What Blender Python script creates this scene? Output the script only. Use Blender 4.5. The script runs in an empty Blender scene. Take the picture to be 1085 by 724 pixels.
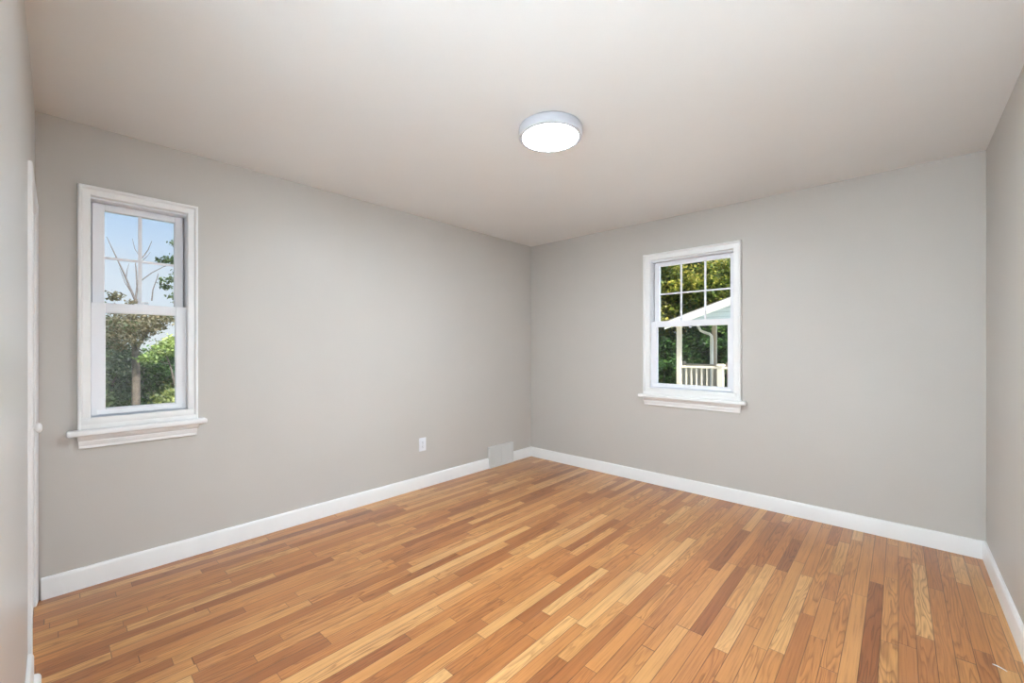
import bpy, bmesh, math, random
import numpy as np
from mathutils import Vector

random.seed(4)
SC = bpy.context.scene
COL = SC.collection
# ------------------------------------------------------------------ camera
H, DEP, WID, NEAR = 2.44, 3.7515, 3.5402, -0.075      # room: height, far wall, right wall, near wall
F_PX, YAW, CAM = 444.5, 0.7450, (3.158, 0.0, 1.2625)
cd = bpy.data.cameras.new('camera')
cam = bpy.data.objects.new('camera', cd)
COL.objects.link(cam)
cam.location = CAM
cam.rotation_euler = (math.pi / 2, 0, YAW)
cd.sensor_width = 36.0
cd.lens = F_PX / 1085 * 36.0
cd.shift_y = 6.5 / 1085
cd.clip_start = 0.01
SC.camera = cam

# ------------------------------------------------------------------ exposure, sky, sun
SC.view_settings.view_transform = 'Standard'
SC.view_settings.look = 'None'
SC.view_settings.gamma = 1.0
SC.view_settings.use_curve_mapping = False
SC.view_settings.exposure = 0.31
LAMP = 165.0            # radiance of the ceiling lamp's diffuser
HALL_FILL = 14500.0  # radiance of the fill lamp added behind the camera
HALL_FILL_COL = (0.71, 0.895, 1.10)           # tint of the fill lamp added in the hallway
LAMP_COL = (0.815, 0.93, 1.03)
SKY = 0.82
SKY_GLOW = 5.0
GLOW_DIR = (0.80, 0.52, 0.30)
SUN = 11.0

w = bpy.data.worlds.new('sky')
SC.world = w
w.use_nodes = True
nt = w.node_tree
nt.nodes.clear()


def N(nt, typ, **kw):
    n = nt.nodes.new(typ)
    for k, v in kw.items():
        if k.startswith('i_'):
            key = k[2:]
            key = int(key) if key.isdigit() else key.replace('_', ' ')
            n.inputs[key].default_value = v
        else:
            setattr(n, k, v)
    return n


def lk(nt, a, b):
    nt.links.new(a, b)


def math_node(nt, op, a, b=None, c=None, clamp=False):
    n = nt.nodes.new('ShaderNodeMath')
    n.operation = op
    n.use_clamp = clamp
    for i, v in enumerate((a, b, c)):
        if v is None:
            continue
        if isinstance(v, (int, float)):
            n.inputs[i].default_value = v
        else:
            nt.links.new(v, n.inputs[i])
    return n.outputs[0]


def ramp(nt, fac, stops, interp='LINEAR'):
    n = nt.nodes.new('ShaderNodeValToRGB')
    cr = n.color_ramp
    cr.interpolation = interp
    while len(cr.elements) < len(stops):
        cr.elements.new(0.5)
    for e, (p, c) in zip(cr.elements, stops):
        e.position = p
        e.color = (*c, 1) if len(c) == 3 else c
    nt.links.new(fac, n.inputs[0])
    return n.outputs[0]


def mix(nt, fac, a, b, mode='MIX'):
    n = nt.nodes.new('ShaderNodeMix')
    n.data_type = 'RGBA'
    n.blend_type = mode
    for sock, v in ((0, fac), (6, a), (7, b)):
        if isinstance(v, (int, float)):
            n.inputs[sock].default_value = v
        elif isinstance(v, tuple):
            n.inputs[sock].default_value = (*v, 1) if len(v) == 3 else v
        else:
            nt.links.new(v, n.inputs[sock])
    return n.outputs[2]


def srgb(r, g, b):
    def f(c):
        c /= 255.0
        return c / 12.92 if c <= 0.04045 else ((c + 0.055) / 1.055) ** 2.4
    return (f(r), f(g), f(b))


tc = N(nt, 'ShaderNodeTexCoord')
sep = N(nt, 'ShaderNodeSeparateXYZ')
lk(nt, tc.outputs['Generated'], sep.inputs[0])
grad = ramp(nt, sep.outputs[2], [(0.0, srgb(236, 241, 247)), (0.10, srgb(221, 233, 248)), (0.26, srgb(178, 210, 246)), (0.7, srgb(120, 172, 235))])
cn = N(nt, 'ShaderNodeTexNoise', i_Scale=3.2, i_Detail=6.0, i_Roughness=0.55)
mp = N(nt, 'ShaderNodeMapping')
mp.inputs['Scale'].default_value = (1, 1, 2.6)
lk(nt, tc.outputs['Generated'], mp.inputs[0])
lk(nt, mp.outputs[0], cn.inputs['Vector'])
cl = ramp(nt, cn.outputs[0], [(0.45, (0, 0, 0)), (0.72, (0.75, 0.75, 0.75))])
skyc = mix(nt, cl, grad, srgb(240, 243, 247))
# extra sky brightness added out of view to light the left wall
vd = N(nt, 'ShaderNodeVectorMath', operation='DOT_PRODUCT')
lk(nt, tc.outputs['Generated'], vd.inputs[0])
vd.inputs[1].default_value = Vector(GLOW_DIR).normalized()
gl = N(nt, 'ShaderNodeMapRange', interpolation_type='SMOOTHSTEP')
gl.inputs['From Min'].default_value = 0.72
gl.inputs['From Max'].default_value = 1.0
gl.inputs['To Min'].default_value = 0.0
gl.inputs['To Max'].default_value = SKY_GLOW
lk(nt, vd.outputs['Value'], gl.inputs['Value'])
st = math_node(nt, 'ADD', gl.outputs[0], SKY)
bg = N(nt, 'ShaderNodeBackground')
lk(nt, skyc, bg.inputs[0])
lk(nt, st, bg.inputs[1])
wo = N(nt, 'ShaderNodeOutputWorld')
lk(nt, bg.outputs[0], wo.inputs[0])

sd = bpy.data.lights.new('sun', 'SUN')
sd.energy = SUN
sd.angle = math.radians(2)
sd.color = (1.0, 0.95, 0.86)
sun = bpy.data.objects.new('sun', sd)
COL.objects.link(sun)
sun.location = (8, -6, 12)
sun.rotation_euler = Vector((0.74, -0.17, 0.80)).to_track_quat('Z', 'Y').to_euler()


# ------------------------------------------------------------------ materials
def material(name, color=(0.8, 0.8, 0.8), rough=0.5, metal=0.0, spec=0.5, vary=0.0, vscale=6.0, bump=0.0, bscale=80.0):
    m = bpy.data.materials.new(name)
    m.use_nodes = True
    t = m.node_tree
    p = t.nodes['Principled BSDF']
    p.inputs['Base Color'].default_value = (*color, 1)
    p.inputs['Roughness'].default_value = rough
    p.inputs['Metallic'].default_value = metal
    p.inputs['Specular IOR Level'].default_value = spec
    g = N(t, 'ShaderNodeNewGeometry')
    if vary:
        n = N(t, 'ShaderNodeTexNoise', i_Scale=vscale, i_Detail=4.0)
        lk(t, g.outputs['Position'], n.inputs['Vector'])
        r = ramp(t, n.outputs[0], [(0.3, tuple(c * (1 - vary) for c in color)), (0.7, tuple(min(1, c * (1 + vary)) for c in color))])
        lk(t, r, p.inputs['Base Color'])
    if bump:
        n = N(t, 'ShaderNodeTexNoise', i_Scale=bscale, i_Detail=3.0)
        lk(t, g.outputs['Position'], n.inputs['Vector'])
        b = N(t, 'ShaderNodeBump', i_Strength=bump, i_Distance=0.002)
        lk(t, n.outputs[0], b.inputs['Height'])
        lk(t, b.outputs[0], p.inputs['Normal'])
    return m


M = {}
M['wall'] = material('greige_wall_paint', srgb(202, 196, 189), 0.42, spec=0.35, vary=0.012, vscale=2.0, bump=0.12, bscale=140)
M['wall_front'] = material('gloss_wall_paint', srgb(210, 208, 204), 0.30, spec=0.45, vary=0.012, vscale=2.0, bump=0.10, bscale=140)
M['ceiling'] = material('ceiling_paint', srgb(238, 237, 235), 0.6, spec=0.25, vary=0.012, vscale=1.6, bump=0.12, bscale=120)
M['trim'] = material('white_trim_paint', srgb(247, 246, 244), 0.32, spec=0.5, vary=0.012, vscale=9.0, bump=0.06, bscale=60)
M['vinyl'] = material('white_vinyl', srgb(245, 245, 248), 0.35, spec=0.5, vary=0.006, vscale=9.0)
M['plastic'] = material('white_plastic', srgb(236, 236, 240), 0.3)
M['metal_white'] = material('white_enamel', srgb(226, 225, 222), 0.38)
M['lamp_rim'] = material('lamp_housing', srgb(214, 215, 222), 0.35)
M['dark'] = material('dark_slot', srgb(40, 38, 36), 0.6)
M['screw'] = material('screw_metal', srgb(150, 150, 150), 0.35, metal=0.8)
M['porch_white'] = material('porch_white_paint', srgb(238, 234, 224), 0.55, vary=0.03, vscale=4)
M['porch_cream'] = material('porch_cream_paint', srgb(226, 214, 196), 0.55, vary=0.04, vscale=5)
M['taupe'] = material('taupe_boards', srgb(188, 172, 152), 0.6, vary=0.10, vscale=3)
M['deck'] = material('deck_boards', srgb(140, 132, 124), 0.7, vary=0.12, vscale=6)
M['shingle'] = material('roof_shingles', srgb(122, 116, 110), 0.85, vary=0.18, vscale=14, bump=0.4, bscale=30)
M['house'] = material('outside_brick', srgb(150, 110, 92), 0.8, vary=0.15, vscale=12)
M['bark'] = material('tree_bark', srgb(84, 74, 66), 0.9, vary=0.35, vscale=14, bump=0.8, bscale=40)
M['bark_grey'] = material('dead_wood', srgb(92, 85, 84), 0.9, vary=0.25, vscale=18)
M['concrete'] = material('pale_concrete', srgb(226, 222, 214), 0.8, vary=0.05, vscale=5, bump=0.2, bscale=60)
M['grass'] = material('lawn_grass', srgb(78, 100, 48), 0.9, vary=0.35, vscale=3, bump=0.6, bscale=20)


def siding_mat():
    m = material('pale_siding', srgb(226, 240, 246), 0.5)
    t = m.node_tree
    p = t.nodes['Principled BSDF']
    g = N(t, 'ShaderNodeNewGeometry')
    s = N(t, 'ShaderNodeSeparateXYZ')
    lk(t, g.outputs['Position'], s.inputs[0])
    fz = math_node(t, 'FRACT', math_node(t, 'MULTIPLY', s.outputs[2], 1 / 0.125))
    b = N(t, 'ShaderNodeBump', i_Strength=1.0, i_Distance=0.02, invert=True)
    lk(t, fz, b.inputs['Height'])
    lk(t, b.outputs[0], p.inputs['Normal'])
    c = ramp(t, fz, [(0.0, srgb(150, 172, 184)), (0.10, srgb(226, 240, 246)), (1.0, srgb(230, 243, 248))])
    lk(t, c, p.inputs['Base Color'])
    return m


M['siding'] = siding_mat()


def leaf_mat(name, cols):
    m = bpy.data.materials.new(name)
    m.use_nodes = True
    t = m.node_tree
    p = t.nodes['Principled BSDF']
    g = N(t, 'ShaderNodeNewGeometry')
    n = N(t, 'ShaderNodeTexNoise', i_Scale=1.1, i_Detail=3.0)
    lk(t, g.outputs['Position'], n.inputs['Vector'])
    v = math_node(t, 'ADD', math_node(t, 'MULTIPLY', g.outputs['Random Per Island'], 0.55), math_node(t, 'MULTIPLY_ADD', n.outputs[0], 1.5, -0.53))
    k = len(cols) - 1
    c = ramp(t, v, [(0.08 + 0.84 * i / k, srgb(*cc)) for i, cc in enumerate(cols)])
    lk(t, c, p.inputs['Base Color'])
    p.inputs['Roughness'].default_value = 0.5
    p.inputs['Specular IOR Level'].default_value = 0.3
    tr = N(t, 'ShaderNodeBsdfTranslucent')
    lk(t, c, tr.inputs[0])
    mx = N(t, 'ShaderNodeMixShader', i_Fac=0.35)
    lk(t, p.outputs[0], mx.inputs[1])
    lk(t, tr.outputs[0], mx.inputs[2])
    lk(t, mx.outputs[0], t.nodes['Material Output'].inputs[0])
    return m


M['leaf_brown'] = leaf_mat('leaves_brownish', [(40, 56, 32), (70, 82, 48), (100, 88, 64), (134, 124, 98)])
M['leaf_green'] = leaf_mat('leaves_green', [(40, 56, 38), (66, 86, 54), (96, 112, 76), (140, 150, 110)])
M['leaf_dark'] = leaf_mat('leaves_dark', [(32, 54, 32), (54, 88, 42), (82, 122, 58), (124, 154, 80)])
M['leaf_lime'] = leaf_mat('leaves_lime', [(74, 96, 48), (106, 128, 62), (136, 152, 82), (162, 174, 108)])
M['leaf_yellow'] = leaf_mat('leaves_yellow', [(54, 80, 34), (90, 112, 46), (146, 150, 62), (204, 190, 96)])
M['leaf_olive'] = leaf_mat('leaves_olive', [(56, 70, 38), (92, 104, 52), (140, 146, 84), (182, 182, 116)])


def floor_mat():
    m = bpy.data.materials.new('oak_strip_floor')
    m.use_nodes = True
    t = m.node_tree
    p = t.nodes['Principled BSDF']
    g = N(t, 'ShaderNodeNewGeometry')
    s = N(t, 'ShaderNodeSeparateXYZ')
    lk(t, g.outputs['Position'], s.inputs[0])
    X, Y = s.outputs[0], s.outputs[1]
    PW = 0.0572
    u = math_node(t, 'DIVIDE', math_node(t, 'ADD', X, 10.0), PW)
    row = math_node(t, 'FLOOR', u)
    fu = math_node(t, 'SUBTRACT', u, row)
    wn = N(t, 'ShaderNodeTexWhiteNoise', noise_dimensions='1D')
    lk(t, row, wn.inputs['W'])
    r1 = wn.outputs['Value']
    sc = N(t, 'ShaderNodeSeparateColor')
    lk(t, wn.outputs['Color'], sc.inputs[0])
    r2 = sc.outputs[1]
    length = math_node(t, 'MULTIPLY_ADD', r2, 0.55, 0.42)
    # let the joint positions wander so board lengths differ inside a row
    wv = N(t, 'ShaderNodeCombineXYZ')
    lk(t, math_node(t, 'MULTIPLY', row, 7.31), wv.inputs[0])
    lk(t, math_node(t, 'MULTIPLY', Y, 1.1), wv.inputs[1])
    wno = N(t, 'ShaderNodeTexNoise', i_Scale=1.0, i_Detail=0.0)
    lk(t, wv.outputs[0], wno.inputs['Vector'])
    yy = math_node(t, 'ADD', Y, math_node(t, 'MULTIPLY', wno.outputs[0], 0.7))
    v = math_node(t, 'DIVIDE', math_node(t, 'ADD', yy, math_node(t, 'MULTIPLY_ADD', r1, 9.0, 20.0)), length)
    colm = math_node(t, 'FLOOR', v)
    fv = math_node(t, 'SUBTRACT', v, colm)
    cid = N(t, 'ShaderNodeCombineXYZ')
    lk(t, row, cid.inputs[0])
    lk(t, colm, cid.inputs[1])
    wb = N(t, 'ShaderNodeTexWhiteNoise', noise_dimensions='3D')
    lk(t, cid.outputs[0], wb.inputs['Vector'])
    b1 = wb.outputs['Value']
    sb = N(t, 'ShaderNodeSeparateColor')
    lk(t, wb.outputs['Color'], sb.inputs[0])
    b2, b3 = sb.outputs[1], sb.outputs[2]
    tone = ramp(t, b1, FLOOR_TONES)
    # long streaks
    gv = N(t, 'ShaderNodeCombineXYZ')
    lk(t, math_node(t, 'ADD', math_node(t, 'MULTIPLY', X, 130.0), math_node(t, 'MULTIPLY', b2, 300.0)), gv.inputs[0])
    lk(t, math_node(t, 'MULTIPLY', Y, 3.2), gv.inputs[1])
    lk(t, math_node(t, 'MULTIPLY', b3, 90.0), gv.inputs[2])
    gn = N(t, 'ShaderNodeTexNoise', i_Scale=1.0, i_Detail=5.0, i_Roughness=0.65)
    lk(t, gv.outputs[0], gn.inputs['Vector'])
    streak = ramp(t, gn.outputs[0], [(0.30, (0.56, 0.48, 0.42)), (0.50, (1, 1, 1)), (0.72, (1.16, 1.17, 1.20))])
    # growth-ring (cathedral) figure from contour lines of a stretched noise
    cv = N(t, 'ShaderNodeCombineXYZ')
    lk(t, math_node(t, 'ADD', math_node(t, 'MULTIPLY', X, 15.0), math_node(t, 'MULTIPLY', b3, 200.0)), cv.inputs[0])
    lk(t, math_node(t, 'MULTIPLY', Y, 1.25), cv.inputs[1])
    lk(t, math_node(t, 'MULTIPLY', b2, 70.0), cv.inputs[2])
    cn = N(t, 'ShaderNodeTexNoise', i_Scale=1.0, i_Detail=2.5, i_Roughness=0.45)
    lk(t, cv.outputs[0], cn.inputs['Vector'])
    rings = math_node(t, 'FRACT', math_node(t, 'MULTIPLY', cn.outputs[0], 15.0))
    ringc = ramp(t, rings, [(0.0, (0.58, 0.48, 0.40)), (0.30, (0.90, 0.87, 0.84)), (0.6, (1.06, 1.06, 1.06)), (0.88, (1.0, 0.98, 0.96)), (1.0, (0.58, 0.48, 0.40))])
    amt = math_node(t, 'MULTIPLY', math_node(t, 'GREATER_THAN', b2, 0.35), math_node(t, 'MULTIPLY_ADD', b3, 0.6, 0.35))
    c = mix(t, 0.75, tone, streak, 'MULTIPLY')
    c = mix(t, amt, c, mix(t, 1.0, c, ringc, 'MULTIPLY'))
    # knots and worn patches
    kn = N(t, 'ShaderNodeTexNoise', i_Scale=2.3, i_Detail=2.0)
    lk(t, g.outputs['Position'], kn.inputs['Vector'])
    c = mix(t, 0.5, c, ramp(t, kn.outputs[0], [(0.35, (0.88, 0.85, 0.82)), (0.65, (1.08, 1.08, 1.08))]), 'MULTIPLY')
    # joints
    eu = math_node(t, 'MINIMUM', fu, math_node(t, 'SUBTRACT', 1.0, fu))
    eu = math_node(t, 'MULTIPLY', eu, PW)
    ev = math_node(t, 'MULTIPLY', math_node(t, 'MINIMUM', fv, math_node(t, 'SUBTRACT', 1.0, fv)), length)
    e = math_node(t, 'MINIMUM', eu, ev)
    gap = N(t, 'ShaderNodeMapRange', interpolation_type='SMOOTHSTEP')
    gap.inputs['From Min'].default_value = 0.0006
    gap.inputs['From Max'].default_value = 0.0020
    gap.inputs['To Min'].default_value = 1.0
    gap.inputs['To Max'].default_value = 0.0
    lk(t, e, gap.inputs['Value'])
    c = mix(t, math_node(t, 'MULTIPLY', gap.outputs[0], 0.72), c, srgb(62, 36, 20))
    lk(t, c, p.inputs['Base Color'])
    ro = N(t, 'ShaderNodeMapRange')
    ro.inputs['To Min'].default_value = 0.24
    ro.inputs['To Max'].default_value = 0.42
    lk(t, gn.outputs[0], ro.inputs['Value'])
    lk(t, ro.outputs[0], p.inputs['Roughness'])
    p.inputs['Specular IOR Level'].default_value = 0.5
    p.inputs['Coat Weight'].default_value = 0.35
    p.inputs['Coat Roughness'].default_value = 0.28
    hgt = math_node(t, 'SUBTRACT', math_node(t, 'MULTIPLY_ADD', b2, 0.25, math_node(t, 'MULTIPLY', gn.outputs[0], 0.25)), gap.outputs[0])
    b = N(t, 'ShaderNodeBump', i_Strength=0.35, i_Distance=0.0012)
    lk(t, hgt, b.inputs['Height'])
    lk(t, b.outputs[0], p.inputs['Normal'])
    return m


FLOOR_TONES = [(0.0, srgb(148, 88, 46)), (0.10, srgb(164, 102, 54)), (0.32, srgb(183, 120, 66)), (0.60, srgb(193, 132, 75)), (0.84, srgb(202, 146, 87)), (1.0, srgb(216, 168, 110))]
M['floor'] = floor_mat()


def glass_mat():
    m = bpy.data.materials.new('window_glass')
    m.use_nodes = True
    t = m.node_tree
    t.nodes.remove(t.nodes['Principled BSDF'])
    tr = N(t, 'ShaderNodeBsdfTransparent')
    tr.inputs[0].default_value = (0.96, 0.975, 0.97, 1)
    gl = N(t, 'ShaderNodeBsdfGlossy', i_Roughness=0.02)
    fr = N(t, 'ShaderNodeFresnel', i_IOR=1.45)
    mx = N(t, 'ShaderNodeMixShader')
    lk(t, fr.outputs[0], mx.inputs[0])
    lk(t, tr.outputs[0], mx.inputs[1])
    lk(t, gl.outputs[0], mx.inputs[2])
    lk(t, mx.outputs[0], t.nodes['Material Output'].inputs[0])
    return m


M['glass'] = glass_mat()


def emit_mat(name, power, tint):
    m = bpy.data.materials.new(name)
    m.use_nodes = True
    p = m.node_tree.nodes['Principled BSDF']
    p.inputs['Base Color'].default_value = (0.9, 0.9, 0.9, 1)
    p.inputs['Roughness'].default_value = 0.4
    p.inputs['Emission Color'].default_value = (*tint, 1)
    p.inputs['Emission Strength'].default_value = power
    return m


M['emit'] = emit_mat('lit_diffuser', LAMP, LAMP_COL)
M['emit_hall_fill'] = emit_mat('hall_fill_diffuser', HALL_FILL, HALL_FILL_COL)


# ------------------------------------------------------------------ mesh helpers
def add_box(bm, lo, hi, bevel=0.0, seg=2, fn=None):
    lo, hi = [min(a, b) for a, b in zip(lo, hi)], [max(a, b) for a, b in zip(lo, hi)]
    vs = [bm.verts.new((x, y, z)) for x in (lo[0], hi[0]) for y in (lo[1], hi[1]) for z in (lo[2], hi[2])]
    idx = [(0, 1, 3, 2), (4, 6, 7, 5), (0, 4, 5, 1), (2, 3, 7, 6), (0, 2, 6, 4), (1, 5, 7, 3)]
    fs = [bm.faces.new([vs[i] for i in f]) for f in idx]
    if bevel:
        es = list({e for f in fs for e in f.edges})
        bmesh.ops.bevel(bm, geom=es, offset=bevel, segments=seg, affect='EDGES', profile=0.5)


def add_loft(bm, rings, closed=False, cap=True):
    """rings: lists of points (same count, each a closed profile); consecutive rings are joined."""
    vr = [[bm.verts.new(p) for p in r] for r in rings]
    k = len(vr[0])
    n = len(vr)
    for i in range(n if closed else n - 1):
        a, b = vr[i], vr[(i + 1) % n]
        for j in range(k):
            bm.faces.new((a[j], a[(j + 1) % k], b[(j + 1) % k], b[j]))
    if cap and not closed:
        bm.faces.new(vr[0])
        bm.faces.new(list(reversed(vr[-1])))


def add_lathe(bm, prof, origin, axis='Z', n=40, flip=1):
    """prof: (radius, height) along the axis, capped where the radius is 0."""
    o = Vector(origin)

    def P(r, h, a):
        c, s = r * math.cos(a), r * math.sin(a)
        h *= flip
        return o + (Vector((c, s, h)) if axis == 'Z' else Vector((c, h, s)) if axis == 'Y' else Vector((h, c, s)))
    prev = None
    for r, h in prof:
        cur = [bm.verts.new(P(0, h, 0))] if r == 0 else [bm.verts.new(P(r, h, 2 * math.pi * i / n)) for i in range(n)]
        if prev is not None:
            if len(prev) == 1 and len(cur) > 1:
                for i in range(n):
                    bm.faces.new((prev[0], cur[i], cur[(i + 1) % n]))
            elif len(cur) == 1 and len(prev) > 1:
                for i in range(n):
                    bm.faces.new((prev[i], prev[(i + 1) % n], cur[0]))
            elif len(cur) > 1:
                for i in range(n):
                    bm.faces.new((prev[i], prev[(i + 1) % n], cur[(i + 1) % n], cur[i]))
        prev = cur


def add_tube(bm, pts, radii, n=8):
    pts = [Vector(p) for p in pts]
    if isinstance(radii, (int, float)):
        radii = [radii] * len(pts)
    rings = []
    up = Vector((0.13, 0.31, 0.94))
    for i, p in enumerate(pts):
        d = (pts[min(i + 1, len(pts) - 1)] - pts[max(i - 1, 0)]).normalized()
        a = d.cross(up)
        if a.length < 0.1:
            a = d.cross(Vector((1, 0, 0)))
        a.normalize()
        b = d.cross(a)
        rings.append([p + (a * math.cos(2 * math.pi * k / n) + b * math.sin(2 * math.pi * k / n)) * radii[i] for k in range(n)])
    add_loft(bm, rings)


def obj(name, bm, mat, parent=None, smooth=False, angle=None):
    bmesh.ops.recalc_face_normals(bm, faces=bm.faces[:])
    me = bpy.data.meshes.new(name)
    bm.to_mesh(me)
    bm.free()
    if mat is not None:
        me.materials.append(M[mat] if isinstance(mat, str) else mat)
    if smooth:
        me.shade_smooth()
        if angle:
            me.set_sharp_from_angle(angle=math.radians(angle))
    o = bpy.data.objects.new(name, me)
    COL.objects.link(o)
    if parent is not None:
        o.parent = parent
        pl = Vector((0, 0, 0))
        q = parent
        while q is not None:
            pl += q.location
            q = q.parent
        me.transform(__import__('mathutils').Matrix.Translation(-pl))
    return o


def tag(o, label=None, cat=None, group=None, kind=None):
    for k, v in (('label', label), ('category', cat), ('group', group), ('kind', kind)):
        if v:
            o[k] = v
    return o


def empty(name, loc=(0, 0, 0)):
    o = bpy.data.objects.new(name, None)
    o.location = loc
    o.empty_display_size = 0.1
    COL.objects.link(o)
    return o


def B():
    return bmesh.new()


# ------------------------------------------------------------------ room shell
TH = 0.125                                     # wall thickness
LW = dict(a0=0.121, a1=0.533, c=0.050)         # left window opening along y
RW = dict(a0=1.453, a1=2.164, c=0.060)         # right (back wall) window opening along x
Z0, Z1 = 0.832, 2.070                          # window opening heights


def wall_with_hole(P, a_lo, a_hi, *hs):
    """P(a, d, z) -> world; h = (a0, a1, z0, z1)"""
    bm = B()
    A = sorted({a_lo, a_hi} | {v for h in hs for v in h[:2]})
    Zs = sorted({0.0, H} | {v for h in hs for v in h[2:]})

    def gap(i, j):
        am, zm = (A[i] + A[i + 1]) / 2, (Zs[j] + Zs[j + 1]) / 2
        return any(h[0] < am < h[1] and h[2] < zm < h[3] for h in hs)
    for dd in (0.0, TH):
        g = [[bm.verts.new(P(a, dd, z)) for z in Zs] for a in A]
        for i in range(len(A) - 1):
            for j in range(len(Zs) - 1):
                if not gap(i, j):
                    bm.faces.new((g[i][j], g[i + 1][j], g[i + 1][j + 1], g[i][j + 1]))

    def strip(pts):
        for k in range(len(pts)):
            p, q = pts[k], pts[(k + 1) % len(pts)]
            bm.faces.new([bm.verts.new(v) for v in (P(p[0], 0, p[1]), P(q[0], 0, q[1]), P(q[0], TH, q[1]), P(p[0], TH, p[1]))])
    for h in hs:
        strip([(h[0], h[2]), (h[1], h[2]), (h[1], h[3]), (h[0], h[3])])
    strip([(a_lo, 0), (a_hi, 0), (a_hi, H), (a_lo, H)])
    bmesh.ops.remove_doubles(bm, verts=bm.verts[:], dist=1e-5)
    return bm


def PL(a, d, z):
    return (-d, a, z)


def PB(a, d, z):
    return (a, DEP + d, z)


def PF(a, d, z):
    return (a, NEAR - d, z)


bm = B()
add_box(bm, (-TH, NEAR - TH, -0.12), (WID + TH, DEP + TH, 0.0))
tag(obj('floor', bm, 'floor'), 'varnished oak strip floor in mixed honey and brown boards', 'floor', kind='structure')
bm = B()
add_box(bm, (-TH, NEAR - TH, H), (WID + TH, DEP + TH, H + 0.16))
tag(obj('ceiling', bm, 'ceiling'), 'flat off-white painted ceiling', 'ceiling', kind='structure')
J = 0.022                                      # jamb board thickness
bm = wall_with_hole(PL, NEAR, DEP, (LW['a0'] - J, LW['a1'] + J, Z0 - 0.03, Z1 + J))
tag(obj('wall_left', bm, 'wall'), 'long greige wall with the narrow window and the outlet', 'wall', kind='structure')
bm = wall_with_hole(PB, -TH, WID + TH, (RW['a0'] - J, RW['a1'] + J, Z0 - 0.03, Z1 + J))
tag(obj('wall_back', bm, 'wall'), 'greige wall opposite with the six-pane window', 'wall', kind='structure')
bm = B()
add_box(bm, (WID, NEAR, 0), (WID + TH, DEP, H))
tag(obj('wall_right', bm, 'wall'), 'blank greige wall at the right edge', 'wall', kind='structure')
HX0, HX1, HZ = 2.15, 3.42, 2.22                 # opening added behind the camera, widened to pass fill light
DX0, DX1, DZ = 0.066, 0.684, 1.915              # closet door opening
bm = wall_with_hole(PF, -TH, WID + TH, (DX0, DX1, 0.0, DZ), (HX0, HX1, 0.0, HZ))
tag(obj('wall_front', bm, 'wall_front'), 'pale wall seen edge-on at the left border, with the closet door', 'wall', kind='structure')

# unseen hallway added behind the camera to house the fill lamp
HY0, HY1 = NEAR - TH, NEAR - TH - 1.15
for nm, lo, hi, mt, lb in (('added_hall_floor', (-1.2, HY1, -0.12), (WID + TH, HY0, 0.0), 'concrete', 'pale floor of the added hallway, bounces fill light upward'),
                           ('added_hall_ceiling', (-1.2, HY1, H), (WID + TH, HY0, H + 0.16), 'ceiling', 'white ceiling of the added hallway behind the camera'),
                           ('added_hall_wall', (-1.2, HY1 - 0.1, -0.12), (WID + TH, HY1, H + 0.16), 'wall_front', 'pale wall of the added hallway behind the camera'),
                           ('added_hall_wall', (WID + TH, HY1 - 0.1, -0.12), (WID + TH + 0.1, HY0, H + 0.16), 'wall_front', 'end wall of the added hallway nearest the opening'),
                           ('added_hall_wall', (-1.3, HY1 - 0.1, -0.12), (-1.2, HY0 + 0.1, H + 0.16), 'wall_front', 'end wall of the added hallway far from the opening'),
                           ('added_hall_wall', (-1.2, HY0, -0.12), (-TH, HY0 + 0.1, H + 0.16), 'wall_front', 'short wall of the added hallway beyond the closet')):
    bm = B()
    add_box(bm, lo, hi)
    tag(obj(nm, bm, mt), lb, 'hallway', kind='structure')

# ------------------------------------------------------------------ baseboards
BH, BT = 0.108, 0.016
BPROF = [(0, 0), (BT, 0), (BT, BH - 0.014), (BT - 0.002, BH - 0.007), (BT - 0.006, BH - 0.001), (BT - 0.010, BH), (0, BH)]


def base_run(bm, pts_fn, s0, s1):
    """pts_fn(s, proud, z) -> world"""
    add_loft(bm, [[pts_fn(s0, p, z) for p, z in BPROF], [pts_fn(s1, p, z) for p, z in BPROF]])


def mitred(bm, f0, f1, P):
    """run whose ends are mitred: end offset grows with proudness when f is True"""
    (s0, m0), (s1, m1) = f0, f1
    add_loft(bm, [[P(s0 + m0 * p, p, z) for p, z in BPROF], [P(s1 - m1 * p, p, z) for p, z in BPROF]])


VENT = (3.050, 3.418)
bm = B()
mitred(bm, (NEAR + 0.020, 0), (VENT[0] - 0.001, 0), lambda s, p, z: (p, s, z))
mitred(bm, (VENT[1] + 0.001, 0), (DEP, 1), lambda s, p, z: (p, s, z))
tag(obj('baseboard_left', bm, 'trim', smooth=True, angle=30), 'white baseboard along the left wall, broken by the register', 'baseboard', kind='structure')
bm = B()
mitred(bm, (0, 1), (WID, 1), lambda s, p, z: (s, DEP - p, z))
tag(obj('baseboard_back', bm, 'trim', smooth=True, angle=30), 'white baseboard under the six-pane window', 'baseboard', kind='structure')
bm = B()
mitred(bm, (NEAR + 0.05, 0), (DEP, 1), lambda s, p, z: (WID - p, s, z))
tag(obj('baseboard_right', bm, 'trim', smooth=True, angle=30), 'white baseboard at the right edge', 'baseboard', kind='structure')
bm = B()
mitred(bm, (0.752, 0), (HX0 - 0.06, 0), lambda s, p, z: (s, NEAR + p, z))
tag(obj('baseboard_front', bm, 'trim', smooth=True, angle=30), 'short end of white baseboard in the bottom left corner', 'baseboard', kind='structure')
bm = B()
q = [(0, 0), (0.019, 0), (0.0185, 0.010), (0.015, 0.019), (0.009, 0.024), (0, 0.026)]
add_loft(bm, [[(s, NEAR + BT + p, z) for p, z in q] for s in (0.752, HX0 - 0.06)])
tag(obj('trim_1', bm, 'trim', smooth=True, angle=40), 'rounded white shoe moulding at the foot of the bottom left baseboard', 'trim', kind='structure')


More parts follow.
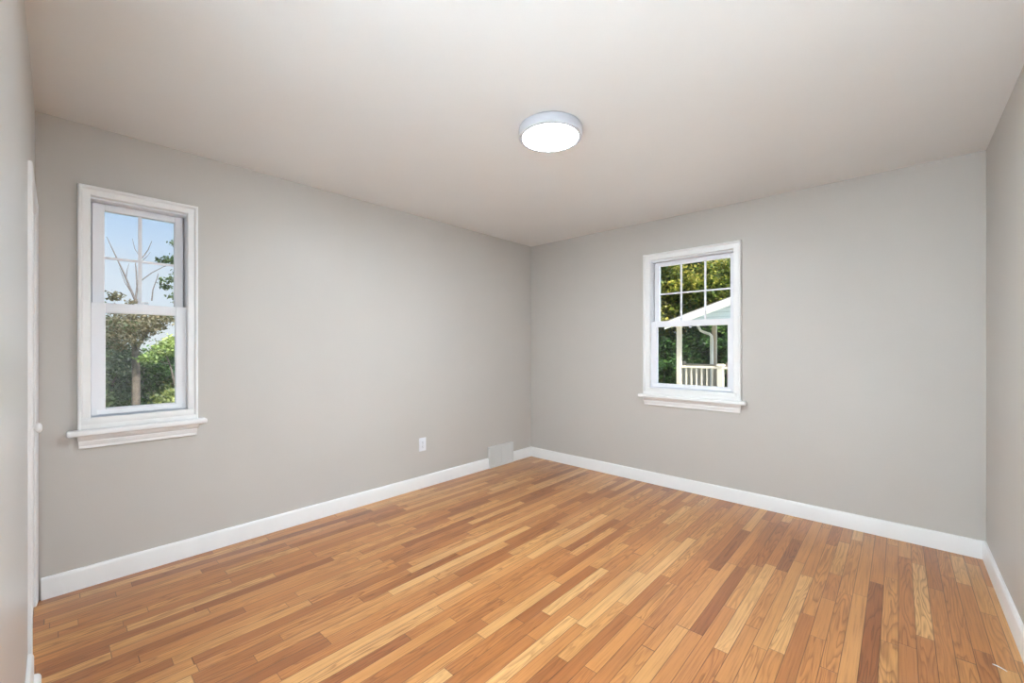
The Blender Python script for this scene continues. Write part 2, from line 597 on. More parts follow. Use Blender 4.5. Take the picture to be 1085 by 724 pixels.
# ------------------------------------------------------------------ windows
def frame_ring(bm, P, a0, a1, z0, z1, wl, wr, wb, wt, d0, d1, bev=0.002):
    """rectangular sash: outer a0..a1, z0..z1, member widths, depth d0..d1; mitre-less butt joints"""
    def bx(aa, ab, za, zb):
        t = B()
        add_box(t, (aa, d0, za), (ab, d1, zb), bev)
        for v in t.verts:
            v.co = Vector(P(*v.co))
        me = bpy.data.meshes.new('tmp')
        t.to_mesh(me)
        t.free()
        bm.from_mesh(me)
        bpy.data.meshes.remove(me)
    bx(a0, a0 + wl, z0, z1)
    bx(a1 - wr, a1, z0, z1)
    bx(a0 + wl, a1 - wr, z0, z0 + wb)
    bx(a0 + wl, a1 - wr, z1 - wt, z1)


def pbox(bm, P, lo, hi, bev=0.0, seg=2):
    t = B()
    add_box(t, lo, hi, bev, seg)
    for v in t.verts:
        v.co = Vector(P(*v.co))
    me = bpy.data.meshes.new('tmp')
    t.to_mesh(me)
    t.free()
    bm.from_mesh(me)
    bpy.data.meshes.remove(me)


def window(name, P, W, g_up, g_lo, vbars, lock_a, label):
    a0, a1, c = W['a0'], W['a1'], W['c']
    root = empty(name, P((a0 + a1) / 2, 0, Z0))
    tag(root, label, 'window', kind='structure')
    # casing: three mitred sides
    pr = [(0, 0), (0, 0.013), (0.004, 0.016), (c - 0.019, 0.016), (c - 0.018, 0.022), (c - 0.013, 0.0300), (c - 0.006, 0.0315), (c - 0.002, 0.0290), (c, 0.018), (c, 0)]
    bm = B()
    add_loft(bm, [[P(a0 - o, -p, Z0 - 0.0) for o, p in pr], [P(a0 - o, -p, Z1 + o) for o, p in pr],
                  [P(a1 + o, -p, Z1 + o) for o, p in pr], [P(a1 + o, -p, Z0 - 0.0) for o, p in pr]])
    obj('casing', bm, 'trim', root, smooth=True, angle=25)
    # jamb boards lining the hole
    bm = B()
    frame_ring(bm, P, a0 - J, a1 + J, Z0 - 0.03, Z1 + J, J, J, 0.03, J, 0.0, TH, 0.0)
    obj('jamb', bm, 'trim', root)
    # vinyl frame: outer stops and the parting track between the sashes
    bm = B()
    frame_ring(bm, P, a0, a1, Z0, Z1, 0.001, 0.001, 0.052, 0.010, 0.013, 0.115, 0.001)
    frame_ring(bm, P, a0, a1, Z0, Z1, 0.014, 0.014, 0.058, 0.018, 0.112, 0.116, 0.001)
    obj('frame', bm, 'vinyl', root)
    # bottom stop strips
    bm = B()
    pbox(bm, P, (a0 - 0.037, -0.030, Z0 + 0.026), (a1 + 0.025, 0.012, Z0 + 0.060), 0.003)
    pbox(bm, P, (a0 - c + 0.002, -0.029, Z0), (a1 + c - 0.002, 0.012, Z0 + 0.028), 0.003)
    obj('bottom_stop', bm, 'trim', root, smooth=True, angle=40)
    # stool with rounded nose and horns
    bm = B()
    pbox(bm, P, (a0 - c - 0.040, -0.058, Z0 - 0.032), (a1 + c + 0.040, 0.0, Z0), 0.010, 4)
    pbox(bm, P, (a0 + 0.001, -0.01, Z0 - 0.029), (a1 - 0.001, 0.030, Z0 - 0.001), 0.0)
    obj('sill', bm, 'trim', root, smooth=True, angle=50)
    # stepped apron
    ap = [(0, Z0 - 0.102), (0.010, Z0 - 0.102), (0.013, Z0 - 0.098), (0.013, Z0 - 0.086), (0.016, Z0 - 0.082), (0.020, Z0 - 0.064), (0.019, Z0 - 0.060), (0.024, Z0 - 0.056), (0.030, Z0 - 0.044), (0.032, Z0 - 0.033), (0, Z0 - 0.033)]
    bm = B()
    add_loft(bm, [[P(a0 - c + 0.010 - p * 0.35, -p, z) for p, z in ap], [P(a1 + c - 0.010 + p * 0.35, -p, z) for p, z in ap]])
    obj('apron', bm, 'trim', root, smooth=True, angle=25)
    # upper sash (outer track) with its grille and pane
    us = B()
    ua0, ua1 = a0 + 0.008, a1 - 0.008
    frame_ring(us, P, ua0, ua1, 1.462, Z1 - 0.012, g_up[0] - ua0, ua1 - g_up[1], 0.046, Z1 - 0.012 - 2.022, 0.076, 0.111, 0.003)
    us = obj('upper_sash', us, 'vinyl', root)
    bm = B()
    pbox(bm, P, (g_up[0] - 0.004, 0.094, 1.50), (g_up[1] + 0.004, 0.098, 2.026))
    obj('glass', bm, 'glass', us)
    mz = 1.762
    for va in vbars:
        bm = B()
        pbox(bm, P, (va - 0.0085, 0.086, 1.506), (va + 0.0085, 0.0935, 2.024), 0.002)
        obj('muntin', bm, 'vinyl', us)
    cuts = [g_up[0]] + list(vbars) + [g_up[1]]
    bm = B()
    for i in range(len(cuts) - 1):
        lo = cuts[i] + (0.0085 if i else -0.002)
        hi = cuts[i + 1] - (0.0085 if i < len(cuts) - 2 else -0.002)
        pbox(bm, P, (lo, 0.087, mz - 0.007), (hi, 0.0925, mz + 0.007), 0.0015)
    obj('muntin', bm, 'vinyl', us)
    # lower sash (inner track)
    ls = B()
    la0, la1 = a0 + 0.0015, a1 - 0.0015
    frame_ring(ls, P, la0, la1, 0.894, 1.506, g_lo[0] - la0, la1 - g_lo[1], 0.038, 1.506 - 1.453, 0.020, 0.062, 0.003)
    # sloping lift ledge along the bottom rail
    lp = [(0.020, 0.897), (0.010, 0.899), (0.008, 0.903), (0.018, 0.925), (0.020, 0.925)]
    add_loft(ls, [[P(s, d, z) for d, z in lp] for s in (la0 + 0.022, la1 - 0.022)])
    ls = obj('lower_sash', ls, 'vinyl', root)
    bm = B()
    pbox(bm, P, (g_lo[0] - 0.004, 0.047, 0.929), (g_lo[1] + 0.004, 0.051, 1.457))
    obj('glass', bm, 'glass', ls)
    # cam lock on the meeting rail
    bm = B()
    pbox(bm, P, (lock_a - 0.030, 0.032, 1.506), (lock_a + 0.030, 0.066, 1.512), 0.002)
    pbox(bm, P, (lock_a - 0.014, 0.042, 1.511), (lock_a + 0.014, 0.064, 1.520), 0.003)
    pbox(bm, P, (lock_a - 0.006, 0.030, 1.518), (lock_a + 0.034, 0.048, 1.525), 0.003)
    obj('sash_lock', bm, 'vinyl', ls)
    return root


window('window_1', PL, LW, (0.178, 0.483), (0.179, 0.481), [0.327], 0.327, 'narrow double-hung white window on the left wall, sky and bare branches in it')
window('window_2', PB, RW, (1.506, 2.118), (1.504, 2.113), [1.706, 1.914], 1.69, 'wider white double-hung window on the back wall, porch and leaves in it')

# ------------------------------------------------------------------ closet door (edge-on at the left border)
d = empty('door_1', ((DX0 + DX1) / 2, NEAR, 0))
tag(d, 'white closet door with a small round knob at the left border', 'door', kind='structure')
bm = B()
pr = [(-0.004, 0.02), (-0.004, -0.004), (0.002, -0.008), (0.040, -0.011), (0.052, -0.012), (0.056, -0.009), (0.056, 0.0), (0.0, 0.0), (0.0, 0.02)]
add_loft(bm, [[PF(DX0 - o, dd, 0.001) for o, dd in pr], [PF(DX0 - o, dd, DZ + o) for o, dd in pr],
              [PF(DX1 + o, dd, DZ + o) for o, dd in pr], [PF(DX1 + o, dd, 0.001) for o, dd in pr]])
obj('door_casing', bm, 'trim', d, smooth=True, angle=25)
bm = B()
pbox(bm, PF, (DX0 + 0.006, 0.002, 0.010), (DX1 - 0.006, 0.036, DZ - 0.006), 0.003)
leaf = obj('door_panel', bm, 'trim', d)
bm = B()
add_lathe(bm, [(0, 0.0), (0.0150, 0.0), (0.0150, 0.003), (0.0080, 0.006), (0.0075, 0.014), (0.0130, 0.018), (0.0190, 0.022), (0.0200, 0.027), (0.0180, 0.032), (0.0110, 0.036), (0, 0.037)], (0.62, NEAR - 0.002, 0.94), 'Y', 28)
obj('door_knob', bm, 'trim', d, smooth=True, angle=50)

# ------------------------------------------------------------------ ceiling lamp


def ceiling_light(LX, LY, label, glow='emit'):
    lamp = empty('ceiling_light', (LX, LY, H))
    tag(lamp, label, 'ceiling light')
    bm = B()
    add_lathe(bm, [(0.0, 0.0), (0.160, 0.0), (0.166, 0.004), (0.1695, 0.012), (0.170, 0.050), (0.168, 0.0545), (0.163, 0.0565), (0.150, 0.0565), (0.1475, 0.0545), (0.1465, 0.046), (0.0, 0.046)], (LX, LY, H), 'Z', 72, flip=-1)
    obj('lamp_rim', bm, 'lamp_rim', lamp, smooth=True, angle=35)
    bm = B()
    add_lathe(bm, [(0.0, 0.0465), (0.1455, 0.0465), (0.1455, 0.0545), (0.142, 0.0570), (0.12, 0.0585), (0.06, 0.0600), (0.0, 0.0605)], (LX, LY, H), 'Z', 72, flip=-1)
    obj('diffuser', bm, glow, lamp, smooth=True, angle=50)
    return lamp


ceiling_light(1.785, 1.792, 'round flush ceiling light, lit white disc in a pale rim')
ceiling_light(-0.10, -0.89, 'unseen fill lamp added in the hallway behind the camera', 'emit_hall_fill')['kind'] = 'structure'  # added out of view to brighten the room's ceiling and walls

# ------------------------------------------------------------------ duplex outlet
OY, OZ = 2.232, 0.391
out = empty('wall_outlet', (0, OY, OZ))
tag(out, 'white duplex power outlet on the left wall above the baseboard', 'outlet')
bm = B()
add_box(bm, (0.0003, OY - 0.037, OZ - 0.060), (0.006, OY + 0.037, OZ + 0.060), 0.003, 3)
obj('cover_plate', bm, 'plastic', out, smooth=True, angle=40)
for s in (-1, 1):
    bm = B()
    zc = OZ + s * 0.0195
    pts = []
    for i in range(28):
        a = 2 * math.pi * i / 28
        pts.append((max(-0.0165, min(0.0165, 0.0172 * math.cos(a))), max(-0.0140, min(0.0140, 0.0172 * math.sin(a)))))
    add_loft(bm, [[(x, OY + a, zc + b) for a, b in pts] for x in (0.0055, 0.0082)])
    r = obj('receptacle', bm, 'plastic', out)
    bm = B()
    add_box(bm, (0.0080, OY - 0.0075, zc - 0.001), (0.0085, OY - 0.0050, zc + 0.008))
    add_box(bm, (0.0080, OY + 0.0050, zc - 0.000), (0.0085, OY + 0.0070, zc + 0.007))
    add_lathe(bm, [(0.0027, 0.0), (0.0027, 0.0005), (0, 0.0005)], (0.0080, OY, zc - 0.0075), 'X', 12)
    obj('slots', bm, 'dark', r)
bm = B()
add_lathe(bm, [(0.0035, 0.0), (0.0033, 0.0008), (0.002, 0.0014), (0, 0.0015)], (0.0058, OY, OZ), 'X', 14)
obj('screw', bm, 'screw', out)

# ------------------------------------------------------------------ baseboard register
VZ, VX = 0.222, 0.030
reg = empty('air_register', (0, (VENT[0] + VENT[1]) / 2, 0))
tag(reg, 'white metal air register set into the left baseboard near the corner', 'register')
y0, y1 = VENT
bm = B()
add_box(bm, (0.0005, y0, 0.0005), (0.006, y1, VZ))
add_box(bm, (0.0005, y0, 0.0005), (VX, y0 + 0.016, VZ), 0.002)
add_box(bm, (0.0005, y1 - 0.016, 0.0005), (VX, y1, VZ), 0.002)
add_box(bm, (0.0005, y0 + 0.016, VZ - 0.016), (VX, y1 - 0.016, VZ), 0.002)
add_box(bm, (0.0005, y0 + 0.016, 0.0005), (VX, y1 - 0.016, 0.024), 0.002)
obj('face_frame', bm, 'metal_white', reg)
bm = B()
n = 22
for i in range(n):
    yc = y0 + 0.016 + (y1 - y0 - 0.032) * (i + 0.5) / n
    s = -1 if i < n // 2 else 1
    pts = [(0.0062, yc - 0.004 - s * 0.004), (0.0062, yc + 0.004 - s * 0.004), (VX - 0.007, yc + 0.0062 + s * 0.001), (VX - 0.007, yc - 0.0062 + s * 0.001)]
    add_loft(bm, [[(x, y, z) for x, y in pts] for z in (0.0245, VZ - 0.0165)])
add_box(bm, (0.0062, (y0 + y1) / 2 - 0.003, 0.0245), (VX - 0.002, (y0 + y1) / 2 + 0.003, VZ - 0.0165))
obj('louvers', bm, 'metal_white', reg)

# ------------------------------------------------------------------ white sliver on the floor
bm = B()
rings = []
for i in range(9):
    t = i / 8
    ax = 3.432 + 0.036 * t
    ay = 2.527 - 0.020 * t + 0.006 * math.sin(math.pi * t)
    wd = 0.0022 * (0.45 + math.sin(math.pi * min(1, 0.15 + 0.85 * t)))
    rings.append([(ax, ay - wd, 0.0002), (ax, ay + wd, 0.0002), (ax, ay + wd * 0.6, 0.0022), (ax, ay - wd * 0.6, 0.0022)])
add_loft(bm, rings)
tag(obj('paper_sliver', bm, 'plastic', smooth=True, angle=60), 'tiny curved white sliver lying on the floorboards near the right baseboard', 'scrap')

# ------------------------------------------------------------------ outdoors: ground and porch
GZ = -0.85
bm = B()
n = 24
vs = [[None] * (n + 1) for _ in range(n + 1)]
for i in range(n + 1):
    for j in range(n + 1):
        x = -45 + 75 * i / n
        y = -30 + 75 * j / n
        inside = -1.5 < x < 5.5 and -1.5 < y < 5.5
        vs[i][j] = bm.verts.new((x, y, GZ + (0 if inside else 0.10 * math.sin(x * 0.6) * math.cos(y * 0.5))))
for i in range(n):
    for j in range(n):
        bm.faces.new((vs[i][j], vs[i + 1][j], vs[i + 1][j + 1], vs[i][j + 1]))
tag(obj('lawn', bm, 'grass', smooth=True), 'green lawn outside the windows', 'lawn', kind='structure')
bm = B()
add_box(bm, (-TH, NEAR - TH, GZ - 0.1), (WID + TH, DEP + TH, -0.121))
tag(obj('foundation', bm, 'house'), 'foundation wall beneath the room', 'foundation', kind='structure')

bm = B()
for i in range(4):
    for j in range(4):
        add_box(bm, (-3.4 + 2.4 * i, DEP + TH + 0.05 + 1.9 * j, GZ - 0.1), (-3.4 + 2.4 * i + 2.388, DEP + TH + 0.05 + 1.9 * j + 1.888, GZ + 0.12), 0.006)
tag(obj('bounce_patio', bm, 'concrete'), 'added pale concrete slabs bouncing sunlight up through the six-pane window', 'bounce_patio', kind='structure')  # pale slabs added out of view to bounce sunlight onto the ceiling

PY0, PY1 = 12.6, 14.3                          # porch front and back
DKZ = -0.20                                    # deck level
porch = empty('porch', (1.5, PY0, GZ))
tag(porch, 'white gabled porch with cream railing seen through the six-pane window', 'porch')
bm = B()
for i in range(13):
    yb = PY0 - 0.12 + i * 0.155
    add_box(bm, (-2.3, yb, DKZ - 0.04), (5.4, yb + 0.148, DKZ), 0.004)
add_box(bm, (-2.28, PY0 - 0.10, DKZ - 0.26), (5.38, PY1 + 0.10, DKZ - 0.04))
for px_, py_ in ((-2.1, PY0), (1.5, PY0), (5.2, PY0), (-2.1, PY1), (1.5, PY1), (5.2, PY1)):
    add_box(bm, (px_ - 0.07, py_ - 0.07, GZ - 0.1), (px_ + 0.07, py_ + 0.07, DKZ - 0.26))
obj('deck', bm, 'deck', porch)
SL = 0.332
EX, EZ, AX = -1.98, 1.99, 1.5                   # eave corner and apex x
AZ = EZ + SL * (AX - EX)
RF = PY0 - 0.30
rise = [(EX, EZ), (AX, AZ), (2 * AX - EX, EZ)]
bm = B()
lo = [(x, z - 0.02) for x, z in rise]
hi = [(x, z + 0.06) for x, z in rise]
poly = lo + hi[::-1]
add_loft(bm, [[(x, y, z + 0.0) for x, z in poly] for y in (RF, PY1 + 0.30)])
obj('roof', bm, 'shingle', porch)
bm = B()
poly = [(x, z - 0.185) for x, z in rise] + [(x, z + 0.03) for x, z in rise][::-1]
add_loft(bm, [[(x, y, z) for x, z in poly] for y in (RF - 0.03, RF)])
obj('fascia', bm, 'porch_white', porch)
bm = B()
bz = 1.93
tri = [(EX + 0.35, bz), (AX, AZ - 0.05), (2 * AX - EX - 0.35, bz)]
tri = [(EX + 0.45, bz), (EX + 0.45, EZ + SL * 0.45 - 0.03), (AX, AZ - 0.03), (2 * AX - EX - 0.45, EZ + SL * 0.45 - 0.03), (2 * AX - EX - 0.45, bz)]
add_loft(bm, [[(x, y, z) for x, z in tri] for y in (PY0 - 0.04, PY0 + 0.04)])
obj('gable_siding', bm, 'siding', porch)
bm = B()
add_box(bm, (-1.80, PY0 - 0.07, 1.92), (4.80, PY0 + 0.07, 2.05), 0.01)
add_box(bm, (-1.55, PY1 - 0.07, 1.98), (4.55, PY1 + 0.07, 2.10), 0.01)
for xx in (-1.49, 4.49):
    add_box(bm, (xx - 0.06, PY0 + 0.07, 1.98), (xx + 0.06, PY1 - 0.07, 2.05))
obj('beam', bm, 'porch_white', porch)
for xx, yy in ((-1.665, PY0), (4.67, PY0), (4.67, PY1), (1.5, PY1)):
    bm = B()
    add_box(bm, (xx - 0.063, yy - 0.063, DKZ), (xx + 0.063, yy + 0.063, 1.985), 0.008)
    add_box(bm, (xx - 0.085, yy - 0.085, DKZ), (xx + 0.085, yy + 0.085, DKZ + 0.14), 0.01)
    add_box(bm, (xx - 0.080, yy - 0.080, 1.86), (xx + 0.080, yy + 0.080, 1.921), 0.01)
    obj('post', bm, 'porch_cream', porch)


def railing(xa, xb, y, mat, pitch, solid=False):
    bm = B()
    add_box(bm, (xa, y - 0.045, 0.665), (xb, y + 0.045, 0.728), 0.012)
    r = obj('top_rail', bm, mat, porch)
    bm = B()
    add_box(bm, (xa, y - 0.025, DKZ + 0.09), (xb, y + 0.025, DKZ + 0.15), 0.006)
    obj('bottom_rail', bm, mat, porch)
    k = int(round((xb - xa) / pitch))
    for i in range(1, k):
        x = xa + (xb - xa) * i / k
        bm = B()
        hw = 0.060 if solid else 0.019
        add_box(bm, (x - hw, y - 0.018, DKZ + 0.148), (x + hw, y + 0.018, 0.667), 0.003)
        obj('baluster', bm, mat, r)
    return r


def newel(x, y, mat, hw=0.078):
    bm = B()
    add_box(bm, (x - hw, y - hw, DKZ), (x + hw, y + hw, 0.76), 0.006)
    add_box(bm, (x - hw - 0.022, y - hw - 0.022, 0.745), (x + hw + 0.022, y + hw + 0.022, 0.785), 0.008)
    add_box(bm, (x - hw, y - hw, 0.783), (x + hw, y + hw, 0.805), 0.008)
    obj('newel_post', bm, mat, porch)


railing(-1.602, -0.590, PY0, 'porch_cream', 0.149)
newel(-0.510, PY0, 'porch_cream')
railing(-0.430, 0.9, PY0, 'porch_cream', 0.149)
newel(0.98, PY0, 'porch_cream')
newel(-2.20, PY1, 'taupe', 0.07)
railing(-2.12, -0.82, PY1, 'taupe', 0.145, True)
newel(-0.74, PY1, 'taupe', 0.07)
railing(-0.66, 1.42, PY1, 'taupe', 0.145, True)
PBX = -1.245
bm = B()
add_box(bm, (PBX - 0.055, PY1 + 0.09, DKZ), (PBX + 0.075, PY1 + 0.20, 1.99), 0.008)
obj('post', bm, 'taupe', porch)
# downspout at the back of the porch, with its elbow
bm = B()
dx, dy = -1.60, PY1 + 0.02
def PXY(px, y, Y):
    k = (px - 542.5) / F_PX
    fx, fy = -math.sin(YAW), math.cos(YAW)
    rx, ry = fy, -fx
    dxx, dyy = fx + k * rx, fy + k * ry
    t = Y / dyy
    return (CAM[0] + t * dxx, Y, CAM[2] - (y - 368.5) * t / F_PX)
path = [PXY(738.5, 341, dy), PXY(740.5, 347, dy), PXY(742.5, 350.5, dy), PXY(747, 352.5, dy), PXY(751.5, 353.8, dy), PXY(753.8, 356, dy), PXY(754, 360, dy)]
path.append((path[-1][0], dy, DKZ + 0.01))
add_tube(bm, path, [0.042] * 6 + [0.052] * 2, 10)
obj('downspout', bm, 'porch_white', porch, smooth=True, angle=50)

# ------------------------------------------------------------------ outdoors: trees and shrubs
def leaves(name, mat, parent, blobs, size, seed, droop=0.35):
    """blobs: (centre, radii, clumps, leaves per clump, clump radius)"""
    rng = np.random.default_rng(seed)
    P = []
    for c, r, nc, nl, cr in blobs:
        u = rng.normal(size=(nc, 3))
        u /= np.linalg.norm(u, axis=1)[:, None]
        rad = rng.random((nc, 1)) ** 0.42
        cc = np.array(c) + u * rad * np.array(r)
        off = rng.normal(size=(nc, nl, 3)) * cr * 0.5
        off[:, :, 2] *= 0.7
        P.append((cc[:, None, :] + off).reshape(-1, 3))
    P = np.concatenate(P)
    k = len(P)
    nrm = rng.normal(size=(k, 3))
    nrm[:, 2] = np.abs(nrm[:, 2]) + droop
    nrm /= np.linalg.norm(nrm, axis=1)[:, None]
    a = np.cross(nrm, rng.normal(size=(k, 3)))
    a /= np.linalg.norm(a, axis=1)[:, None]
    b = np.cross(nrm, a)
    s = size * (0.6 + 0.8 * rng.random((k, 1)))
    L, Wd = a * s, b * s * 0.36
    V = np.stack([P - L * 0.5, P + Wd - L * 0.08, P + L * 0.5 - nrm * s * 0.10, P - Wd - L * 0.08], axis=1).reshape(-1, 3)
    pl = np.zeros(3)
    q = parent
    while q is not None:
        pl += np.array(q.location)
        q = q.parent
    V = V - pl
    me = bpy.data.meshes.new(name)
    me.vertices.add(4 * k)
    me.vertices.foreach_set('co', V.astype(np.float32).ravel())
    me.loops.add(4 * k)
    me.loops.foreach_set('vertex_index', np.arange(4 * k, dtype=np.int32))
    me.polygons.add(k)
    me.polygons.foreach_set('loop_start', np.arange(0, 4 * k, 4, dtype=np.int32))
    me.update(calc_edges=True)
    me.materials.append(M[mat])
    o = bpy.data.objects.new(name, me)
    COL.objects.link(o)
    o.parent = parent
    return o


def branches(name, parent, paths, mat):
    bm = B()
    for pts, r0, r1 in paths:
        k = len(pts)
        add_tube(bm, pts, [r0 + (r1 - r0) * i / (k - 1) for i in range(k)], 7)
    return obj(name, bm, mat, parent, smooth=True, angle=60)


def twigs(rng, start, end, r0, n=5, kids=3):
    """a crooked limb from start to end with side twigs"""
    s, e = Vector(start), Vector(end)
    pts = [s.lerp(e, i / n) + Vector([rng.uniform(-1, 1) * 0.05 * (e - s).length * (0 < i < n) for _ in range(3)]) for i in range(n + 1)]
    out_ = [(pts, r0, r0 * 0.25)]
    for _ in range(kids):
        i = rng.randint(1, n - 1)
        dirv = (e - s).normalized() + Vector((rng.uniform(-.4, .4), rng.uniform(-.7, .7), rng.uniform(-.2, .5)))
        l = (e - s).length * rng.uniform(0.2, 0.45)
        q0 = pts[i]
        q1 = q0 + dirv.normalized() * l * 0.5 + Vector((0, rng.uniform(-.04, .04), rng.uniform(0, .05)))
        q2 = q0 + dirv.normalized() * l
        out_.append(([q0, q1, q2], r0 * 0.45, r0 * 0.15))
    return out_


rng = random.Random(11)
# --- the forked tree in the middle of the left window, half bare at the top
TX = -9.0
t1 = empty('forked_tree', (TX, 1.16, GZ))
tag(t1, 'forked tree with brownish leaves and bare grey top branches, in the left window', 'tree')
branches('trunk', t1, [([(TX, 1.17, GZ), (TX, 1.165, 0.2), (TX + 0.02, 1.16, 0.8), (TX, 1.15, 1.2)], 0.085, 0.062),
                       ([(TX, 1.15, 1.15), (TX + 0.1, 1.25, 1.45), (TX, 1.42, 1.78), (TX - 0.1, 1.62, 2.15)], 0.05, 0.022),
                       ([(TX, 1.15, 1.15), (TX - 0.1, 1.10, 1.6), (TX, 1.16, 2.1), (TX, 1.155, 2.32)], 0.052, 0.034)], 'bark')
pa = []
pa += [([(TX, 1.155, 2.28), (TX, 1.06, 2.55), (TX + .05, 0.96, 2.85), (TX, 0.84, 3.2), (TX, 0.70, 3.58)], 0.026, 0.006)]
pa += [([(TX, 1.10, 2.42), (TX, 0.98, 2.66), (TX, 0.90, 2.95)], 0.011, 0.003)]
pa += [([(TX, 1.0, 2.75), (TX, 1.02, 2.95), (TX, 1.05, 3.08)], 0.009, 0.003)]
pa += [([(TX, 1.155, 2.28), (TX, 1.18, 2.6), (TX, 1.165, 2.9), (TX, 1.15, 3.10)], 0.022, 0.009)]
pa += [([(TX, 1.19, 2.5), (TX, 1.22, 2.9), (TX, 1.25, 3.2), (TX, 1.36, 3.42), (TX, 1.42, 3.62)], 0.020, 0.006)]
pa += [([(TX, 1.25, 3.2), (TX, 1.14, 3.4), (TX, 1.10, 3.62)], 0.008, 0.003)]
pa += [([(TX, 1.26, 3.16), (TX, 1.34, 3.27), (TX, 1.40, 3.38)], 0.009, 0.003)]
pa += [([(TX, 1.22, 2.7), (TX, 1.42, 2.92), (TX, 1.62, 3.08), (TX, 1.74, 3.15)], 0.012, 0.005)]
pa += [([(TX, 1.42, 2.30), (TX, 1.44, 2.55), (TX, 1.52, 2.85), (TX, 1.53, 2.92)], 0.014, 0.005)]
branches('bare_branches', t1, pa, 'bark_grey')
leaves('foliage', 'leaf_brown', t1, [((TX, 1.15, 1.80), (0.7, 0.50, 0.26), 44, 70, 0.19), ((TX + .2, 0.85, 1.50), (0.7, 0.34, 0.34), 34, 70, 0.17), ((TX, 1.62, 1.85), (0.5, 0.25, 0.16), 8, 60, 0.15),
                                    ((TX, 0.82, 2.34), (0.2, 0.12, 0.07), 5, 40, 0.10), ((TX, 1.06, 2.23), (0.2, 0.12, 0.03), 3, 30, 0.08)], 0.058, 1)
# --- tree at the right whose sprays reach into the left window
t2 = empty('leafy_tree', (-9.4, 3.1, GZ))
tag(t2, 'green tree whose leafy sprays enter the left window from its right side', 'tree')
tr2 = [([(-9.4, 3.1, GZ), (-9.4, 3.05, 1.5), (-9.3, 2.95, 3.2), (-9.3, 2.9, 5.0)], 0.10, 0.03)]
sp = [((-9.0, 1.76, 3.25), 26), ((-9.0, 1.60, 3.24), 10), ((-9.0, 1.80, 3.66), 12), ((-9.0, 1.74, 2.80), 18), ((-9.0, 1.64, 2.68), 6), ((-9.0, 1.82, 2.42), 18), ((-9.0, 1.95, 3.0), 22), ((-9.1, 2.2, 3.4), 40), ((-9.1, 2.2, 2.6), 40)]
for c, k in sp:
    tr2.append(([(-9.35, 3.0, c[2] - 0.5), (-9.2, 2.5, c[2] - 0.2), (-9.05, (c[1] + 2.2) / 2, c[2] - 0.05), (c[0], c[1] + 0.05, c[2])], 0.025, 0.005))
branches('trunk', t2, tr2, 'bark')
leaves('foliage', 'leaf_green', t2, [(c, (0.16, 0.12, 0.06), max(2, k // 5), 32, 0.11) for c, k in sp] + [((-9.4, 3.1, 3.8), (1.2, 0.75, 1.8), 90, 90, 0.3)], 0.068, 2)
# --- lime spray sapling in front of the trunk
t3 = empty('lime_sapling', (-8.2, 1.75, GZ))
tag(t3, 'young tree with bright lime leaves right of the forked trunk in the left window', 'tree')
branches('trunk', t3, [([(-8.2, 1.75, GZ), (-8.2, 1.72, 0.4), (-8.2, 1.62, 0.9), (-8.2, 1.5, 1.3)], 0.03, 0.012), ([(-8.2, 1.62, 0.9), (-8.2, 1.4, 1.0), (-8.2, 1.25, 1.02)], 0.012, 0.004)], 'bark')
leaves('foliage', 'leaf_lime', t3, [((-8.2, 1.28, 1.02), (0.25, 0.16, 0.08), 9, 50, 0.11), ((-8.2, 1.50, 1.18), (0.3, 0.18, 0.12), 13, 50, 0.13), ((-8.3, 1.72, 1.36), (0.3, 0.14, 0.14), 8, 50, 0.13)], 0.060, 3)


def shrub(name, label, mat, c, r, clumps, nl, size, seed, cr=0.28, cat='shrub', stems=4, group=None):
    root = empty(name, (c[0], c[1], GZ))
    tag(root, label, cat, 'trees behind the porch' if cat == 'tree' else 'shrubs in the narrow window' if c[0] < -6 else 'bushes behind the porch')
    rg = random.Random(seed)
    pa = []
    for i in range(stems):
        e = Vector((c[0] + rg.uniform(-.6, .6) * r[0], c[1] + rg.uniform(-.6, .6) * r[1], c[2] + rg.uniform(0.1, .7) * r[2]))
        s = Vector((c[0] + rg.uniform(-.12, .12), c[1] + rg.uniform(-.12, .12), GZ - 0.02))
        pa += twigs(rg, s, e, 0.035 if cat == 'shrub' else 0.10, 5, 3)
    branches('stem' if cat == 'shrub' else 'trunk', root, pa, 'bark')
    leaves('foliage', mat, root, [(c, r, clumps, nl, cr)], size, seed)
    return root


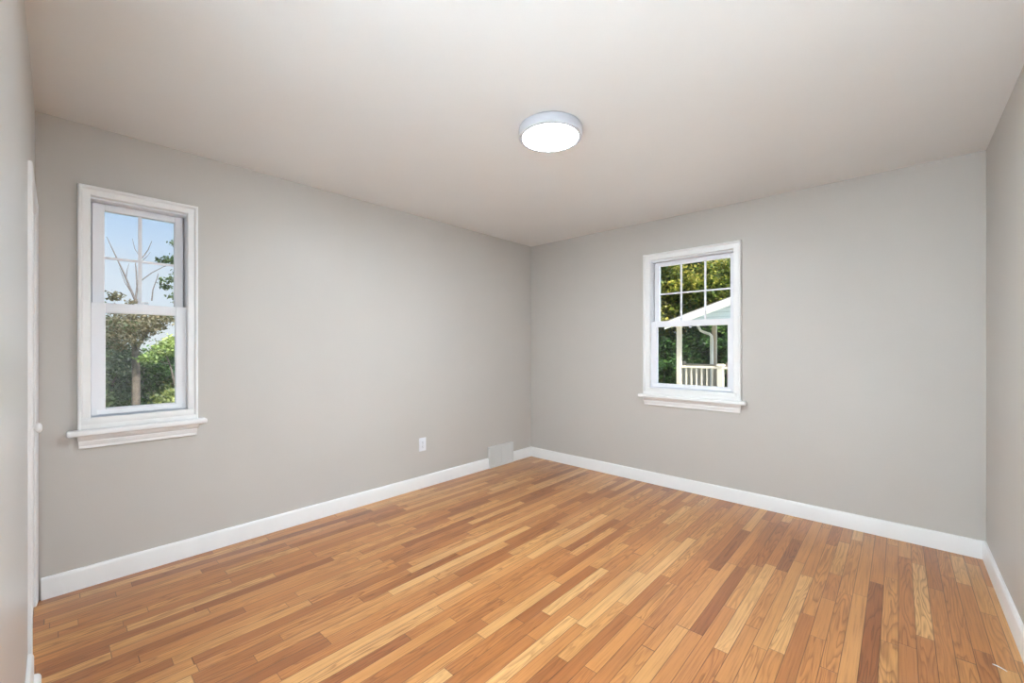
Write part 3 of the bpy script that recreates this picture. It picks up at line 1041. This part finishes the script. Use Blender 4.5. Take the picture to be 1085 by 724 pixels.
shrub('shrub', 'dark green shrub behind the forked trunk in the left window', 'leaf_dark', (-11.2, 1.9, 0.1), (0.9, 1.0, 1.25), 190, 140, 0.080, 21)
shrub('shrub', 'mid green shrub left of the forked trunk in the left window', 'leaf_green', (-10.6, 0.55, 0.35), (0.9, 0.85, 1.25), 190, 140, 0.078, 22)
shrub('shrub', 'grey green tall shrub behind the lime leaves in the left window', 'leaf_olive', (-11.6, 2.35, 0.45), (0.8, 0.75, 1.15), 90, 120, 0.075, 23)
shrub('shrub', 'low yellowish shrub at the bottom right of the left window', 'leaf_olive', (-8.0, 1.72, -0.15), (0.55, 0.50, 0.55), 60, 90, 0.07, 24, 0.2)
shrub('shrub', 'low pale shrub at the foot of the left window view, before the trunk', 'leaf_lime', (-7.6, 1.05, -0.42), (0.4, 0.45, 0.50), 32, 80, 0.062, 25, 0.16)
shrub('shrub', 'broad dark hedge at the far left edge of the narrow window view', 'leaf_dark', (-13.2, -0.1, 0.25), (1.0, 1.3, 1.5), 130, 80, 0.14, 26)
shrub('shrub', 'broad dark hedge at the far right edge of the narrow window view', 'leaf_dark', (-13.2, 3.5, -0.1), (1.0, 1.2, 1.4), 130, 80, 0.14, 27)
# --- trees behind the porch
shrub('maple_tree', 'yellowing maple at the left of the six-pane window, above the porch eave', 'leaf_yellow', (-5.0, 18.2, 3.4), (1.7, 1.2, 1.9), 120, 130, 0.150, 31, 0.42, 'tree', 3)
shrub('maple_tree', 'olive and gold tree over the middle of the porch roof', 'leaf_yellow', (-2.4, 18.6, 3.6), (1.5, 1.1, 1.25), 95, 130, 0.150, 32, 0.42, 'tree', 3)
shrub('broadleaf_tree', 'big dark green tree behind the porch, upper right in the six-pane window', 'leaf_dark', (-2.6, 22.5, 5.6), (3.2, 1.6, 3.8), 240, 110, 0.24, 33, 0.7, 'tree', 4)
shrub('broadleaf_tree', 'big dark green tree behind the yellowing maple', 'leaf_dark', (-7.0, 22.0, 4.6), (3.0, 1.6, 4.4), 220, 110, 0.24, 34, 0.7, 'tree', 4)
shrub('broadleaf_tree', 'green tree at the right of the porch, beyond its roof', 'leaf_green', (0.3, 21.0, 3.8), (2.6, 1.6, 4.2), 180, 100, 0.24, 35, 0.7, 'tree', 4)
shrub('shrub', 'dense green bush under the porch eave, left of the first porch post', 'leaf_dark', (-4.9, 18.0, 0.4), (1.9, 1.0, 1.7), 190, 140, 0.135, 36, 0.36)
shrub('shrub', 'dense green bush behind the porch railing', 'leaf_dark', (-2.2, 18.4, 0.6), (1.9, 1.0, 1.8), 190, 140, 0.135, 37, 0.36)
shrub('shrub', 'dense green bush right of the porch downspout', 'leaf_dark', (0.9, 18.6, 0.6), (1.7, 1.0, 1.8), 150, 140, 0.135, 38, 0.36)
